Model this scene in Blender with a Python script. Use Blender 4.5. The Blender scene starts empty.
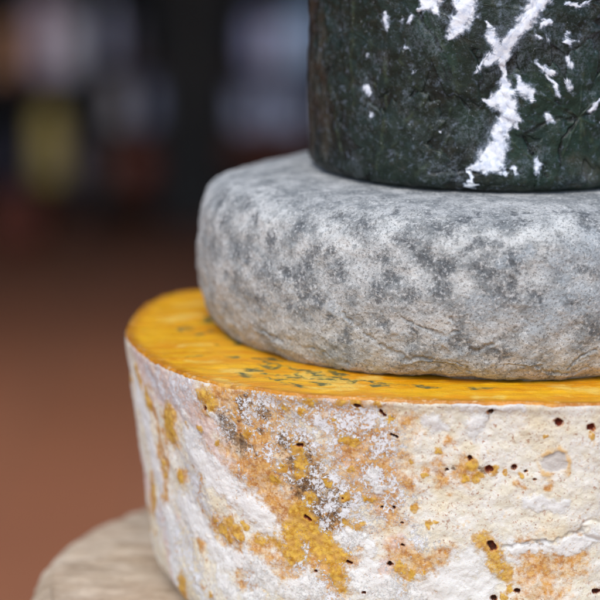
import bpy, math, random
import numpy as np
from mathutils import Vector

# ------------------------------------------------------------------ units / camera
U = 0.00035                      # one working unit = 0.35 mm
FPX = 2500.0; D = 2500.0
PITCH = math.radians(11.3); ROLL = math.radians(0.5)
cp, sp = math.cos(PITCH), math.sin(PITCH)
CAM = np.array([0, -D * cp, D * sp])
FWD = np.array([0, cp, -sp]); UPV = np.array([0, sp, cp])
CR, SR = math.cos(ROLL), math.sin(ROLL)


def proj(P):
    d = P - CAM
    Z = d @ FWD
    x = FPX * d[..., 0] / Z; y = -FPX * (d @ UPV) / Z
    return np.stack([300 + x * CR - y * SR, 300 + x * SR + y * CR], -1)


def ray(px, py):
    a, b = px - 300.0, py - 300.0
    x = a * CR + b * SR; y = -a * SR + b * CR
    return np.array([x / FPX, 0, 0]) + FWD - UPV * (y / FPX)


def on_z(px, py, z):
    r = ray(px, py); t = (z - CAM[2]) / r[2]
    return CAM + r * t


def on_y(px, py, y):             # y in units
    r = ray(px, py); t = (y - CAM[1]) / r[1]
    return CAM + r * t


scene = bpy.context.scene
COL = scene.collection

# ------------------------------------------------------------------ numpy noise
_rs = np.random.RandomState(7)
_perm = _rs.permutation(512).astype(np.int32)
_perm = np.concatenate([_perm, _perm, _perm])
_grad = _rs.normal(size=(512, 3)); _grad /= np.linalg.norm(_grad, axis=1)[:, None]; _grad = _grad.astype(np.float32)


def perlin(P, scale, seed=0):
    Q = P / scale + np.array([17.31, 5.77, 9.13]) * (seed + 1)
    fl = np.floor(Q); f = (Q - fl).astype(np.float32); I = fl.astype(np.int32)
    w = f * f * f * (f * (f * 6 - 15) + 10)
    I &= 511
    out = 0
    for dx in (0, 1):
        wx = w[..., 0] if dx else 1 - w[..., 0]
        hx = _perm[(I[..., 0] + dx) & 511]
        for dy in (0, 1):
            wy = w[..., 1] if dy else 1 - w[..., 1]
            hy = _perm[hx + ((I[..., 1] + dy) & 511)]
            for dz in (0, 1):
                wz = w[..., 2] if dz else 1 - w[..., 2]
                g = _grad[_perm[hy + ((I[..., 2] + dz) & 511)] & 511]
                out = out + wx * wy * wz * (g[..., 0] * (f[..., 0] - dx) + g[..., 1] * (f[..., 1] - dy) + g[..., 2] * (f[..., 2] - dz))
    return out * 1.5


def fbm(P, scale, octv=4, seed=0, gain=0.5):
    out = 0; a = 1.0
    for k in range(octv):
        out = out + a * perlin(P, scale / 2 ** k, seed + 11 * k); a *= gain
    return out


def warp(P, scale, amp, seed=0):
    return P + amp * np.stack([fbm(P, scale, 3, seed + 100 * k) for k in (1, 2, 3)], -1)


def sstep(a, b, x):
    t = np.clip((x - a) / (b - a), 0, 1)
    return t * t * (3 - 2 * t)


# ------------------------------------------------------------------ grids
def resample(pts, spacing):
    """Catmull-Rom through pts [(r,z,weight)] resampled; spacing scaled by weight."""
    p = np.array(pts, float)
    q = np.vstack([2 * p[0] - p[1], p, 2 * p[-1] - p[-2]])
    dense = []
    for i in range(1, len(q) - 2):
        t = np.linspace(0, 1, 60, endpoint=False)[:, None]
        a, b, c, d = q[i - 1], q[i], q[i + 1], q[i + 2]
        dense.append(0.5 * (2 * b + (c - a) * t + (2 * a - 5 * b + 4 * c - d) * t ** 2 + (3 * b - a - 3 * c + d) * t ** 3))
    dense = np.vstack(dense + [p[-1:]])
    w = np.clip(dense[:, 2], 0.1, None)
    seg = np.linalg.norm(np.diff(dense[:, :2], axis=0), axis=1) / (0.5 * (w[1:] + w[:-1]))
    L = np.concatenate([[0], np.cumsum(seg)])
    n = max(4, int(L[-1] / spacing))
    s = np.linspace(0, L[-1], n + 1)
    return np.stack([np.interp(s, L, dense[:, 0]), np.interp(s, L, dense[:, 1])], 1)


def thetas(R, fine, coarse, hi=0.65):
    """front (-y, towards the viewer) densely, the rest coarser"""
    lo = -math.pi - 0.25; hi = -math.pi / 2 + hi
    n1 = int((hi - lo) * R / fine); n2 = int((2 * math.pi - (hi - lo)) * R / coarse)
    return np.concatenate([np.linspace(lo, hi, n1, endpoint=False), np.linspace(hi, lo + 2 * math.pi, n2, endpoint=False)])


def grid_normals(P):
    dc = np.roll(P, -1, 1) - np.roll(P, 1, 1)
    dr = np.gradient(P, axis=0)
    n = np.cross(dc, dr)
    return n / (np.linalg.norm(n, axis=-1, keepdims=True) + 1e-9)


def mesh_from_grid(name, P, mat, attrs=None, parent=None, closed=True, cap0=False, cap1=False, origin=(0, 0, 0)):
    nr, nc = P.shape[:2]
    V = (P.reshape(-1, 3) - np.array(origin)) * U
    r = np.arange(nr - 1)[:, None]; c = np.arange(nc if closed else nc - 1)[None, :]
    c2 = (c + 1) % nc
    F = np.stack([r * nc + c, r * nc + c2, (r + 1) * nc + c2, (r + 1) * nc + c], -1).reshape(-1, 4)
    me = bpy.data.meshes.new(name)
    loops = F.reshape(-1); starts = np.arange(len(F)) * 4
    caps = []
    if cap0: caps.append(np.arange(nc)[::-1])
    if cap1: caps.append((nr - 1) * nc + np.arange(nc))
    nl = len(loops)
    for cpz in caps:
        starts = np.append(starts, nl); loops = np.append(loops, cpz); nl += len(cpz)
    me.vertices.add(len(V)); me.vertices.foreach_set('co', V.astype(np.float32).ravel())
    me.loops.add(len(loops)); me.loops.foreach_set('vertex_index', loops.astype(np.int32))
    me.polygons.add(len(starts)); me.polygons.foreach_set('loop_start', starts.astype(np.int32))
    me.polygons.foreach_set('use_smooth', np.ones(len(starts), bool))
    me.update(calc_edges=True); me.validate()
    for k, v in (attrs or {}).items():
        at = me.attributes.new(k, 'FLOAT', 'POINT')
        at.data.foreach_set('value', np.ascontiguousarray(v, dtype=np.float32).ravel())
    me.materials.append(mat)
    o = bpy.data.objects.new(name, me); COL.objects.link(o)
    if parent: o.parent = parent
    return o


class Marks:
    """finds, on a finished surface, the points where marks sit, and measures distance to them in 3-D"""
    def __init__(s, P, N):
        Q = P.reshape(-1, 3); M = N.reshape(-1, 3)
        f = ((CAM - Q) * M).sum(1) > 0
        s.Q = Q[f]; s.px = proj(s.Q)

    def at(s, x, y):
        d = ((s.px - (x, y)) ** 2).sum(1)
        return s.Q[np.argmin(d)]

    def pts(s, feats):
        out = []
        for f in feats:
            xs = f[0] if isinstance(f[0], (list, tuple)) else None
            if xs is None: out.append(([s.at(f[0], f[1])], f[2]))
            elif len(f) == 1: out.append(([s.at(q[0], q[1]) for q in f[0]], [q[2] for q in f[0]]))
            else: out.append(([s.at(*q) for q in f[0]], f[1]))
        return out


def field(P, feats, soft=1.0):
    """0..1, 0.5 on the outline of each mark (capsule chains)"""
    sh = P.shape[:-1]; Q = P.reshape(-1, 3); m = np.zeros(len(Q))
    for pts, rad in feats:
        rads = rad if isinstance(rad, list) else [rad] * len(pts); r = max(rads)
        c = np.mean(pts, axis=0); ext = max(np.linalg.norm(np.array(pts) - c, axis=1)) + r * (1 + 1.2 * soft) + 1
        idx = np.nonzero(((Q - c) ** 2).sum(1) < ext * ext)[0]
        if not len(idx): continue
        q = Q[idx]
        if len(pts) == 1: d = np.linalg.norm(q - pts[0], axis=1)
        else:
            d = np.full(len(q), 1e9)
            for a, b, ra, rb in zip(pts[:-1], pts[1:], rads[:-1], rads[1:]):
                ab = b - a; t = np.clip(((q - a) @ ab) / (ab @ ab + 1e-9), 0, 1)
                d = np.minimum(d, np.linalg.norm(q - a - t[:, None] * ab, axis=1) * r / (ra + (rb - ra) * t))
        v = np.clip(0.5 + 0.5 * (1 - d / r) / soft, 0, 1)
        m[idx] = np.maximum(m[idx], v)
    return m.reshape(sh)


# ------------------------------------------------------------------ node helper
def lin(c):
    return tuple((x / 255 / 12.92 if x / 255 <= 0.04045 else ((x / 255 + 0.055) / 1.055) ** 2.4) for x in c) + (1,)


class NT:
    def __init__(s, name):
        s.m = bpy.data.materials.new(name); s.m.use_nodes = True
        s.t = s.m.node_tree; s.n = s.t.nodes; s.l = s.t.links
        s.b = s.n['Principled BSDF']
        tc = s.n.new('ShaderNodeTexCoord')
        mp = s.n.new('ShaderNodeVectorMath'); mp.operation = 'SCALE'; mp.inputs['Scale'].default_value = 1 / U
        s.l.new(tc.outputs['Object'], mp.inputs[0]); s.P = mp.outputs[0]

    def put(s, v, sock):
        if hasattr(v, 'is_linked'): s.l.new(v, sock)
        else: sock.default_value = v

    def math(s, op, a, b=0.0, c=None, clamp=False):
        n = s.n.new('ShaderNodeMath'); n.operation = op; n.use_clamp = clamp
        s.put(a, n.inputs[0]); s.put(b, n.inputs[1])
        if c is not None: s.put(c, n.inputs[2])
        return n.outputs[0]

    def add(s, a, b): return s.math('ADD', a, b)
    def mul(s, a, b): return s.math('MULTIPLY', a, b)
    def sub(s, a, b): return s.math('SUBTRACT', a, b)

    def attr(s, k):
        n = s.n.new('ShaderNodeAttribute'); n.attribute_name = k
        return n.outputs['Fac']

    def noise(s, size, detail=3.0, rough=0.55, dist=0.0, off=0.0, stretch=None):
        n = s.n.new('ShaderNodeTexNoise'); n.inputs['Scale'].default_value = 1.0
        n.inputs['Detail'].default_value = detail; n.inputs['Roughness'].default_value = rough
        n.inputs['Distortion'].default_value = dist
        m = s.n.new('ShaderNodeMapping')
        st = stretch or (1, 1, 1)
        m.inputs['Scale'].default_value = tuple(1 / (size * k) for k in st)
        m.inputs['Location'].default_value = (off, off * 1.7, off * 0.3)
        s.l.new(s.P, m.inputs['Vector']); s.l.new(m.outputs[0], n.inputs['Vector'])
        return n.outputs['Fac']

    def voro(s, size, feature='F1', off=0.0, rnd=1.0):
        n = s.n.new('ShaderNodeTexVoronoi'); n.feature = feature; n.inputs['Scale'].default_value = 1.0
        n.inputs['Randomness'].default_value = rnd
        m = s.n.new('ShaderNodeMapping'); m.inputs['Scale'].default_value = (1 / size,) * 3
        m.inputs['Location'].default_value = (off, off, off)
        s.l.new(s.P, m.inputs['Vector']); s.l.new(m.outputs[0], n.inputs['Vector'])
        return n.outputs['Distance']

    def ss(s, x, a, b):          # smoothstep a..b -> 0..1 (a>b inverts)
        n = s.n.new('ShaderNodeMapRange'); n.interpolation_type = 'SMOOTHSTEP'
        lo, hi = (a, b) if a < b else (b, a)
        n.inputs['From Min'].default_value = lo; n.inputs['From Max'].default_value = hi
        n.inputs['To Min'].default_value = 0 if a < b else 1; n.inputs['To Max'].default_value = 1 if a < b else 0
        s.put(x, n.inputs['Value'])
        return n.outputs[0]

    def mix(s, f, a, b, mode='MIX'):
        n = s.n.new('ShaderNodeMix'); n.data_type = 'RGBA'; n.blend_type = mode
        s.put(f, n.inputs[0])
        for v, k in ((a, 6), (b, 7)):
            if isinstance(v, tuple) and len(v) == 3: v = lin(v)
            s.put(v, n.inputs[k])
        return n.outputs[2]

    def rind(s, m, n, w=0.06, k=0.6):   # threshold a soft mark field m by noise n
        return s.ss(s.add(m, s.mul(s.sub(n, 0.5), k)), 0.5 - w, 0.5 + w)

    def bump(s, h, dist, strength=1.0, prev=None):
        n = s.n.new('ShaderNodeBump'); n.inputs['Strength'].default_value = strength
        n.inputs['Distance'].default_value = dist * U
        s.l.new(h, n.inputs['Height'])
        if prev is not None: s.l.new(prev, n.inputs['Normal'])
        return n.outputs[0]

    def out(s, col=None, rough=0.8, normal=None, spec=0.3, sss=0.0, sssr=(1, .5, .25), ssscale=0.002):
        if col is not None: s.put(lin(col) if isinstance(col, tuple) and len(col) == 3 else col, s.b.inputs['Base Color'])
        s.put(rough, s.b.inputs['Roughness'])
        s.put(spec, s.b.inputs['Specular IOR Level'])
        if normal is not None: s.l.new(normal, s.b.inputs['Normal'])
        if sss:
            s.b.inputs['Subsurface Weight'].default_value = sss
            s.b.inputs['Subsurface Radius'].default_value = sssr
            s.b.inputs['Subsurface Scale'].default_value = ssscale
        return s.m


def tag(o, label=None, cat=None, group=None, kind=None):
    if label: o['label'] = label
    if cat: o['category'] = cat
    if group: o['group'] = group
    if kind: o['kind'] = kind
    return o


def empty(name, loc_units, label, cat, group=None):
    o = bpy.data.objects.new(name, None); COL.objects.link(o)
    o.location = tuple(v * U for v in loc_units); o.empty_display_size = 0.02
    return tag(o, label, cat, group)


# =================================================================== ORANGE BLUE CHEESE (half wheel, cut face up)
ZT, ZB = -23.0, -275.0
CY = np.array([157.0, -11.0])
edge_px = [(197, 289.5), (167, 293), (150, 300), (137, 311.5), (128, 323), (125, 336), (136, 349), (153, 360), (168, 367), (179, 372.5),
           (198, 379), (222, 384), (250, 388), (280, 392), (310, 395), (345, 397), (380, 398.5), (420, 400), (460, 401), (500, 402), (541, 403.3), (600, 404)]
ep = np.array([on_z(x, y, ZT)[:2] - CY for x, y in edge_px])
eth = np.arctan2(ep[:, 1], ep[:, 0]); eth = np.where(eth > math.pi / 2, eth - 2 * math.pi, eth)
er = np.hypot(ep[:, 0], ep[:, 1])
order = np.argsort(eth); eth, er = eth[order], er[order]
RY = 335.0
t_all = np.concatenate([eth, [0.0, 0.6, 1.2]]); r_all = np.concatenate([er, [er[-1] * .3 + RY * .7, RY, RY]])
order = np.argsort(t_all); t_all, r_all = t_all[order], r_all[order]


def outline(th):
    tw = (th + 3 * math.pi / 2) % (2 * math.pi) - 3 * math.pi / 2
    g = np.linspace(-3 * math.pi / 2, math.pi / 2, 721)[:-1]
    tt = np.concatenate([t_all - 2 * math.pi, t_all, t_all + 2 * math.pi]); rr = np.tile(r_all, 3)
    v = np.interp(g, tt, rr)
    k = np.exp(-0.5 * (np.arange(-15, 16) / 5.0) ** 2); k /= k.sum()
    v = np.convolve(np.concatenate([v[-15:], v, v[:15]]), k, 'valid')
    return np.interp(tw, np.append(g, g[0] + 2 * math.pi), np.append(v, v[0]))


def build_orange():
    th = thetas(335, 0.85, 2.4)
    # profile as offset from the outline radius
    side = resample([(-300, ZB, 12), (-110, ZB, 8), (-62, ZB + 1, 2), (-44, ZB + 8, 1.2), (-29, ZB + 28, 1), (-23, ZB + 60, 1), (-19, ZB + 110, 1), (-13, ZB + 165, 1),
                     (-8, ZB + 205, 1), (-4, ZB + 235, .9), (-1.5, ZT - 6, .8), (-1.5, ZT - 2.5, .8)], 0.95)
    top = resample([(-1.5, ZT - 2.5, .7), (-2.6, ZT - .6, .7), (-6, ZT, .8), (-40, ZT + .5, 1), (-120, ZT + .5, 1.4), (-200, ZT, 6), (-326, ZT, 12)], 0.95)
    R = outline(th)
    prof = np.vstack([side, top[1:]]); ns = len(side)
    rr = np.maximum(R[None, :] + prof[:, 0:1], 2.0)
    inn = prof[:, 0:1] < -45
    rr = np.where(inn, np.maximum((R[None, :] - 45) * (1 + (prof[:, 0:1] + 45) / 285.0), 2.0), rr)
    c, s_ = np.cos(th)[None, :], np.sin(th)[None, :]
    P = np.stack([CY[0] + rr * c, CY[1] + rr * s_, np.broadcast_to(prof[:, 1:2], rr.shape)], -1)
    N = grid_normals(P)
    if (N[ns // 2, :, 0] * c[0]).mean() < 0: N = -N
    mk = Marks(P[:ns], N[:ns])
    S, T = P[:ns], P[ns - 1:]
    NS = N[:ns]
    W1 = warp(S, 14, 5, 1); W2 = warp(S, 7, 3.0, 2); W3 = warp(S, 30, 12, 3)
    white = field(W1, mk.pts([
        ([(137, 390), (147, 425), (153, 455), (158, 475)], 13), ([(190, 440), (208, 468), (232, 492), (258, 515), (268, 530)], 15),
        ([(185, 505), (215, 548), (250, 562)], 17), ([(168, 515), (172, 545), (178, 580)], 11), ([(240, 555), (275, 578), (310, 588)], 16), ([(225, 585), (255, 598)], 13),
        ([(484, 552), (468, 572), (445, 592), (425, 600)], 19), ([(508, 560), (480, 592)], 11), ([(505, 549), (540, 549), (575, 545), (600, 536)], 7),
        ([(476, 428), (480, 422)], 8), ([(365, 568), (352, 582), (385, 590)], 12), ([(345, 538), (372, 548)], 8), ([(205, 405), (220, 418)], 6),
        ([(530, 503), (560, 506)], 6), (184, 412, 7), (432, 425, 9), ([(455, 405), (520, 408)], 4), (372, 478, 7), (376, 490, 6)]), 1.0)
    stain = field(W1, mk.pts([([(482, 541), (492, 552), (500, 568)], 11), (505, 572, 8), (340, 578, 9), (545, 572, 14), (507, 592, 5), (228, 530, 17), (165, 470, 7), (152, 505, 10), (170, 424, 16), (208, 400, 14), (181, 480, 9), (185, 590, 10), (262, 545, 12), (200, 545, 8), (240, 586, 9), (140, 380, 9), (149, 398, 9), (215, 500, 6), (285, 575, 8), (150, 530, 8)]), 1.6)
    white = white * (1 - .85 * stain)
    cry = field(W3, mk.pts([
        ([(160, 520), (185, 545), (200, 590)], 20), ([(185, 470), (230, 530)], 12), ([(150, 380), (200, 400)], 12), ([(370, 480), (395, 500)], 14), ([(365, 420), (385, 450)], 14), (420, 540, 12), (300, 545, 12), (238, 402, 12), (262, 412, 20), (285, 425, 22), (300, 440, 18), (318, 412, 24), (330, 432, 22), (350, 425, 18), (325, 470, 18), (335, 492, 22), (352, 512, 20), (268, 450, 12),
        (285, 470, 12), (345, 535, 15), (225, 428, 9), (228, 412, 9), (310, 460, 10), (330, 590, 20), (400, 592, 16), (300, 555, 12), (250, 590, 25), (290, 480, 10), (316, 520, 9),
        (190, 395, 14), (175, 385, 12), (195, 440, 10), (240, 475, 8)]), 1.3)
    cry = cry * (1 - .6 * stain)
    ochre = field(W3, mk.pts([([(150, 400), (160, 440), (150, 510)], 7), ([(225, 535), (250, 575), (255, 600)], 10), ([(195, 470), (205, 520)], 6), (452, 440, 5), (523, 488, 4), (545, 482, 5), (228, 530, 15), (170, 424, 14), (208, 402, 13), (182, 480, 8), (262, 545, 12), (200, 545, 7), (240, 586, 8), (186, 590, 9), (152, 505, 9), ([(212, 388), (260, 395), (300, 398), (345, 402)], 8), ([(250, 470), (285, 520), (300, 560)], 26), ([(350, 430), (375, 470)], 26), ([(345, 480), (390, 505)], 16), 
        ([(240, 402), (262, 455), (275, 500), (292, 540), (325, 572)], 25), ([(300, 460), (318, 520), (340, 560)], 24), (270, 425, 22), (305, 405, 15), ([(365, 440), (382, 470), (372, 492)], 22), (345, 495, 12),
        (395, 400, 9), (420, 570, 18), (400, 556, 14), (440, 555, 10), (428, 585, 14), (545, 572, 24), (570, 560, 16), (215, 530, 10), ([(164, 436), (163, 470), (165, 500)], 8),
        ([(146, 490), (148, 530)], 7), ([(215, 470), (240, 500)], 8), (200, 445, 9), (355, 400, 9), (408, 430, 10), (175, 545, 6), (270, 560, 8), (205, 590, 6), (440, 470, 12), (468, 470, 10), (405, 480, 9), (130, 375, 6)]), 1.6)
    dark = field(W1, mk.pts([
        ([(225, 418), (233, 436), (244, 444)], 8), ([(240, 400), (244, 418)], 4), ([(296, 452), (302, 482), (312, 505), (322, 532)], 12), (330, 500, 12), (312, 470, 8), (335, 515, 8), (262, 412, 6), (246, 405, 6), (282, 440, 5), (322, 482, 6), (326, 520, 5), (305, 470, 7), (318, 500, 7),
        (345, 505, 5), (260, 432, 4), (455, 470, 3), ([(488, 415), (494, 408)], 4), (443, 470, 2), ([(520, 545), (545, 543)], 2), (484, 470, 4), (250, 450, 4)]), 1.3)
    pink = field(W3, mk.pts([([(140, 470), (165, 520), (170, 570)], 14), 
        ([(140, 365), (175, 392), (205, 415)], 24), ([(190, 420), (225, 460), (250, 500)], 15), (350, 412, 18), (372, 465, 16), (330, 400, 14), (355, 460, 14), (385, 505, 12), (400, 540, 12), (380, 580, 14), (160, 400, 9), (230, 470, 12), (250, 490, 10), (180, 520, 8)]), 1.6)
    gold = field(W2, mk.pts([
        ([(170, 415), (169, 424), (171, 432)], 13), ([(136, 372), (139, 381)], 8), ([(146, 392), (149, 404)], 7), ([(205, 394), (212, 401)], 8), (212, 412, 5), (200, 428, 4.5), (186, 425, 3.5), (217, 443, 2.5),
        (180, 478, 7), ([(154, 490), (155, 508)], 9), (148, 531, 7), (156, 532, 4), ([(184, 578), (186, 600)], 7), ([(163, 462), (164, 476)], 3.5), (130, 378, 4), (210, 596, 4), (178, 447, 2),
        (222, 530, 7), (230, 522, 6), (237, 531, 7), (228, 540, 5), (214, 536, 5), (246, 526, 4), (215, 521, 3), (243, 537, 4), (207, 537, 3),
        ([(297, 514), (301, 522)], 9), ([(308, 535), (322, 552)], 9), ([(331, 543), (340, 555)], 10), ([(302, 510), (316, 536), (330, 556)], 8), ([(268, 530), (262, 540)], 6), ([(290, 530), (298, 555)], 9), ([(325, 480), (330, 486)], 3), ([(365, 500), (372, 498)], 3), (352, 470, 3), (255, 520, 4), (232, 500, 3), ([(337, 572), (343, 586)], 8), ([(276, 536), (288, 548)], 8), (293, 560, 6), (346, 498, 6), ([(344, 522), (348, 530)], 4), ([(357, 528), (362, 526)], 4.5),
        ([(342, 440), (356, 443)], 5), (297, 450, 8), (300, 465, 7), (309, 500, 6), (248, 434, 5), (283, 470, 5), (275, 480, 5), (300, 476, 5),
        ([(483, 541), (492, 550), (497, 560)], 9), ([(494, 566), (505, 572)], 8), (472, 466, 6), (466, 479, 4), (476, 480, 4), (481, 474, 4), (493, 470, 4.5), (473, 424, 4), (545, 438, 3), (340, 400, 5), (356, 404, 6), (335, 420, 3), (438, 452, 3.5), (415, 508, 4), (428, 524, 3), (436, 523, 2.5), (412, 575, 5), (400, 566, 6), (425, 575, 4),
        (316, 573, 6), (300, 412, 5), (310, 402, 6), (285, 408, 5), (390, 420, 4), (378, 405, 5), (592, 437, 3), (505, 474, 3), (521, 475, 3), (510, 588, 4), (505, 596, 4), (424, 475, 3), (412, 462, 3)]), 0.7)
    far = np.maximum(sstep(275, 330, S[..., 0]), sstep(110, 170, S[..., 1]))   # the rind out of the photo's view goes on in the same way
    ochre = np.maximum(ochre, far * sstep(.05, .5, fbm(S, 70, 4, 131)) * .8)
    white = np.maximum(white, far * sstep(.0, .45, fbm(S, 60, 4, 132)) * .8)
    gold = np.maximum(gold, far * sstep(.28, .5, fbm(S, 30, 3, 133)) * .8)
    cry = np.maximum(cry, far * sstep(.05, .4, fbm(S, 50, 3, 134)) * .7)
    hf = mk.pts([
        (558, 423, 3.9), (591, 428, 3.8), (491, 412, 3.0), (470, 459, 2.2), (489, 469, 3.4), (514.5, 467.5, 2.6), ([(490, 543), (493, 547)], 3.0), (494, 598, 2.8), (517, 591, 2.6), ([(594, 591), (600, 591)], 2.2),
        ([(355, 406), (359, 407)], 1.9), ([(381, 412), (384, 417)], 1.5), ([(392, 435), (397, 437)], 1.5), ([(297, 446), (301, 447)], 1.8), ([(305, 517), (309, 521)], 1.9), (316, 571, 2), ([(347, 563), (352, 563)], 1.5), (390, 564, 2.5),
        (394, 507, 1.8), (364, 592, 1.8), (402, 523, 1.5), (403, 544, 1.6), (526, 472, 1.6), (448, 470, 1.4), (382, 508, 1.6), (207, 407, 2.0), (535, 480, 1.3), (343, 499, 1.2)])
    hole = field(W2 * .4 + S * .6, hf, 0.9)
    red = np.zeros(hole.shape)
    ring_c = mk.at(555, 463)
    dr = np.linalg.norm(warp(S, 10, 3.5, 9) - ring_c, axis=-1)
    grey = sstep(11.5, 9.5, dr)
    ring = sstep(9, 11.5, dr) * sstep(17, 13.5, dr) * sstep(-.6, .2, perlin(S, 12, 4))
    crackf = mk.pts([([(503, 547), (520, 543), (538, 541), (552, 541), (566, 537), (578, 533), (585, 527)], 2.4)])
    crack = field(warp(S, 9, 2.5, 5), crackf, 0.8)
    knob = field(S, mk.pts([([(590, 528), (600, 531)], 8)]), 1.0)
    # relief
    h = fbm(S, 120, 2, 21) * 3 + fbm(S, 26, 3, 22) * 1.5 + perlin(S, 7, 23) * .45 + perlin(S, 3.2, 24) * .3
    h += sstep(.3, .8, gold) * (.6 + perlin(S, 5, 25) * .6) + sstep(.45, .75, white) * .7
    lip = np.linspace(0, 1, ns)[:, None]
    h -= sstep(.42, .8, hole) * 4.5
    h -= sstep(.4, .9, crack) * 1.2
    h += sstep(.3, .9, knob) * 1.6 - sstep(.35, .5, knob) * sstep(.7, .5, knob) * 1.5
    h -= grey * .9 - ring * .6
    fade = sstep(ZB + 2, ZB + 20, S[..., 2])
    h *= fade
    ragged = np.zeros_like(h); 
    zf = sstep(ZT - 14, ZT - 3, S[..., 2])
    h = h * (1 - .65 * zf) + zf * (perlin(S, 16, 31) * .9 + perlin(S, 6, 32) * .5)
    S2 = S + NS * h[..., None]
    # ragged top edge: the rim dips and rises a little
    S2[..., 2] += zf * (perlin(S * [1, 1, 0], 22, 33) * 1.6 + perlin(S * [1, 1, 0], 6, 34) * 1.1)
    rim = S2[-1]
    root = empty('orange_blue_cheese', (CY[0], CY[1], ZB), 'orange blue cheese with mottled white and gold rind under the grey wheel', 'cheese wheel')
    org = (CY[0], CY[1], ZB)
    mesh_from_grid('rind', S2, rind_mat(), dict(white=white, cry=cry, ochre=ochre, dark=dark, pink=pink, gold=gold, hole=hole, grey=grey, ring=ring, crack=crack), root, cap0=True, origin=org)
    # cut face
    NT_ = N[ns - 1:]
    mt = Marks(T, NT_)
    WT = warp(T, 16, 7, 41)
    vein = field(WT, mt.pts([
        ([(258, 359), (272, 364), (296, 369)], 3), ([(304, 371), (322, 375), (345, 379)], 3), ([(352, 380), (378, 383), (402, 385)], 2.5), ([(290, 372), (310, 378)], 2.5), ([(225, 330), (240, 345)], 2.5), ([(200, 335), (212, 330)], 2.5), ([(265, 374), (285, 375)], 2.5), ([(410, 386), (440, 388)], 2.5), ([(235, 318), (226, 316)], 5), ([(206, 322), (214, 318)], 6), ([(222, 305), (212, 308)], 4), ([(247, 377), (240, 374)], 4.5), ([(256, 371), (250, 369)], 5), ([(262, 365), (275, 368)], 4), ([(282, 361), (268, 358)], 4), ([(300, 378), (280, 380), (270, 378)], 3.5), ([(285, 384), (300, 386)], 4),
        ([(320, 378), (335, 380)], 4.2), ([(312, 382), (325, 384)], 4), ([(345, 376), (330, 372)], 3.5), ([(375, 386), (385, 385)], 4), ([(360, 380), (352, 383)], 4), ([(475, 389), (490, 388)], 4), ([(192, 357), (196, 356)], 3), ([(240, 385), (236, 384)], 2), ([(180, 330), (190, 326)], 3), (215, 345, 2.5), ([(300, 370), (315, 373)], 3.5), ([(230, 357), (236, 359)], 2.5)]), 1.1)
    pale = field(WT, mt.pts([
        ([(190, 361), (215, 362)], 5), ([(205, 345), (180, 346)], 5), ([(290, 376), (315, 373)], 8), ([(330, 384), (350, 386)], 8), ([(232, 371), (250, 373)], 8), ([(350, 382), (375, 378)], 7), ([(345, 390), (310, 388)], 5), ([(170, 320), (195, 315)], 8), ([(180, 305), (200, 303)], 6), ([(560, 388), (590, 390)], 8), ([(215, 380), (245, 386)], 5), ([(480, 397), (497, 397)], 5), ([(315, 377), (340, 381)], 10)]), 1.6)
    ht = fbm(T, 60, 3, 42) * 1.2 + perlin(T * [.25, 1, 1], 9, 43) * .55 + perlin(T, 8, 44) * .3 - sstep(.5, .8, vein) * .8
    wall = np.linspace(0, 1, T.shape[0])
    rows = np.cumsum(np.linalg.norm(np.diff(T[:, 0], axis=0, prepend=T[:1, 0]), axis=1))
    k = sstep(0, 14, rows)[:, None]; under = sstep(60, 110, rows)[:, None]
    T2 = T.copy()
    T2[..., 2] += ht * k * (1 - .85 * under)
    off = (rim - T[0])[None] * (1 - sstep(0, 9, rows))[:, None, None]
    T2 = T2 + off
    rimf = np.broadcast_to((1 - sstep(3, 16, rows))[:, None], ht.shape)
    mesh_from_grid('cut_face', T2, cut_mat(), dict(vein=vein, pale=pale, rim=rimf), root, cap1=True, origin=org)
    return root


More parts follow.
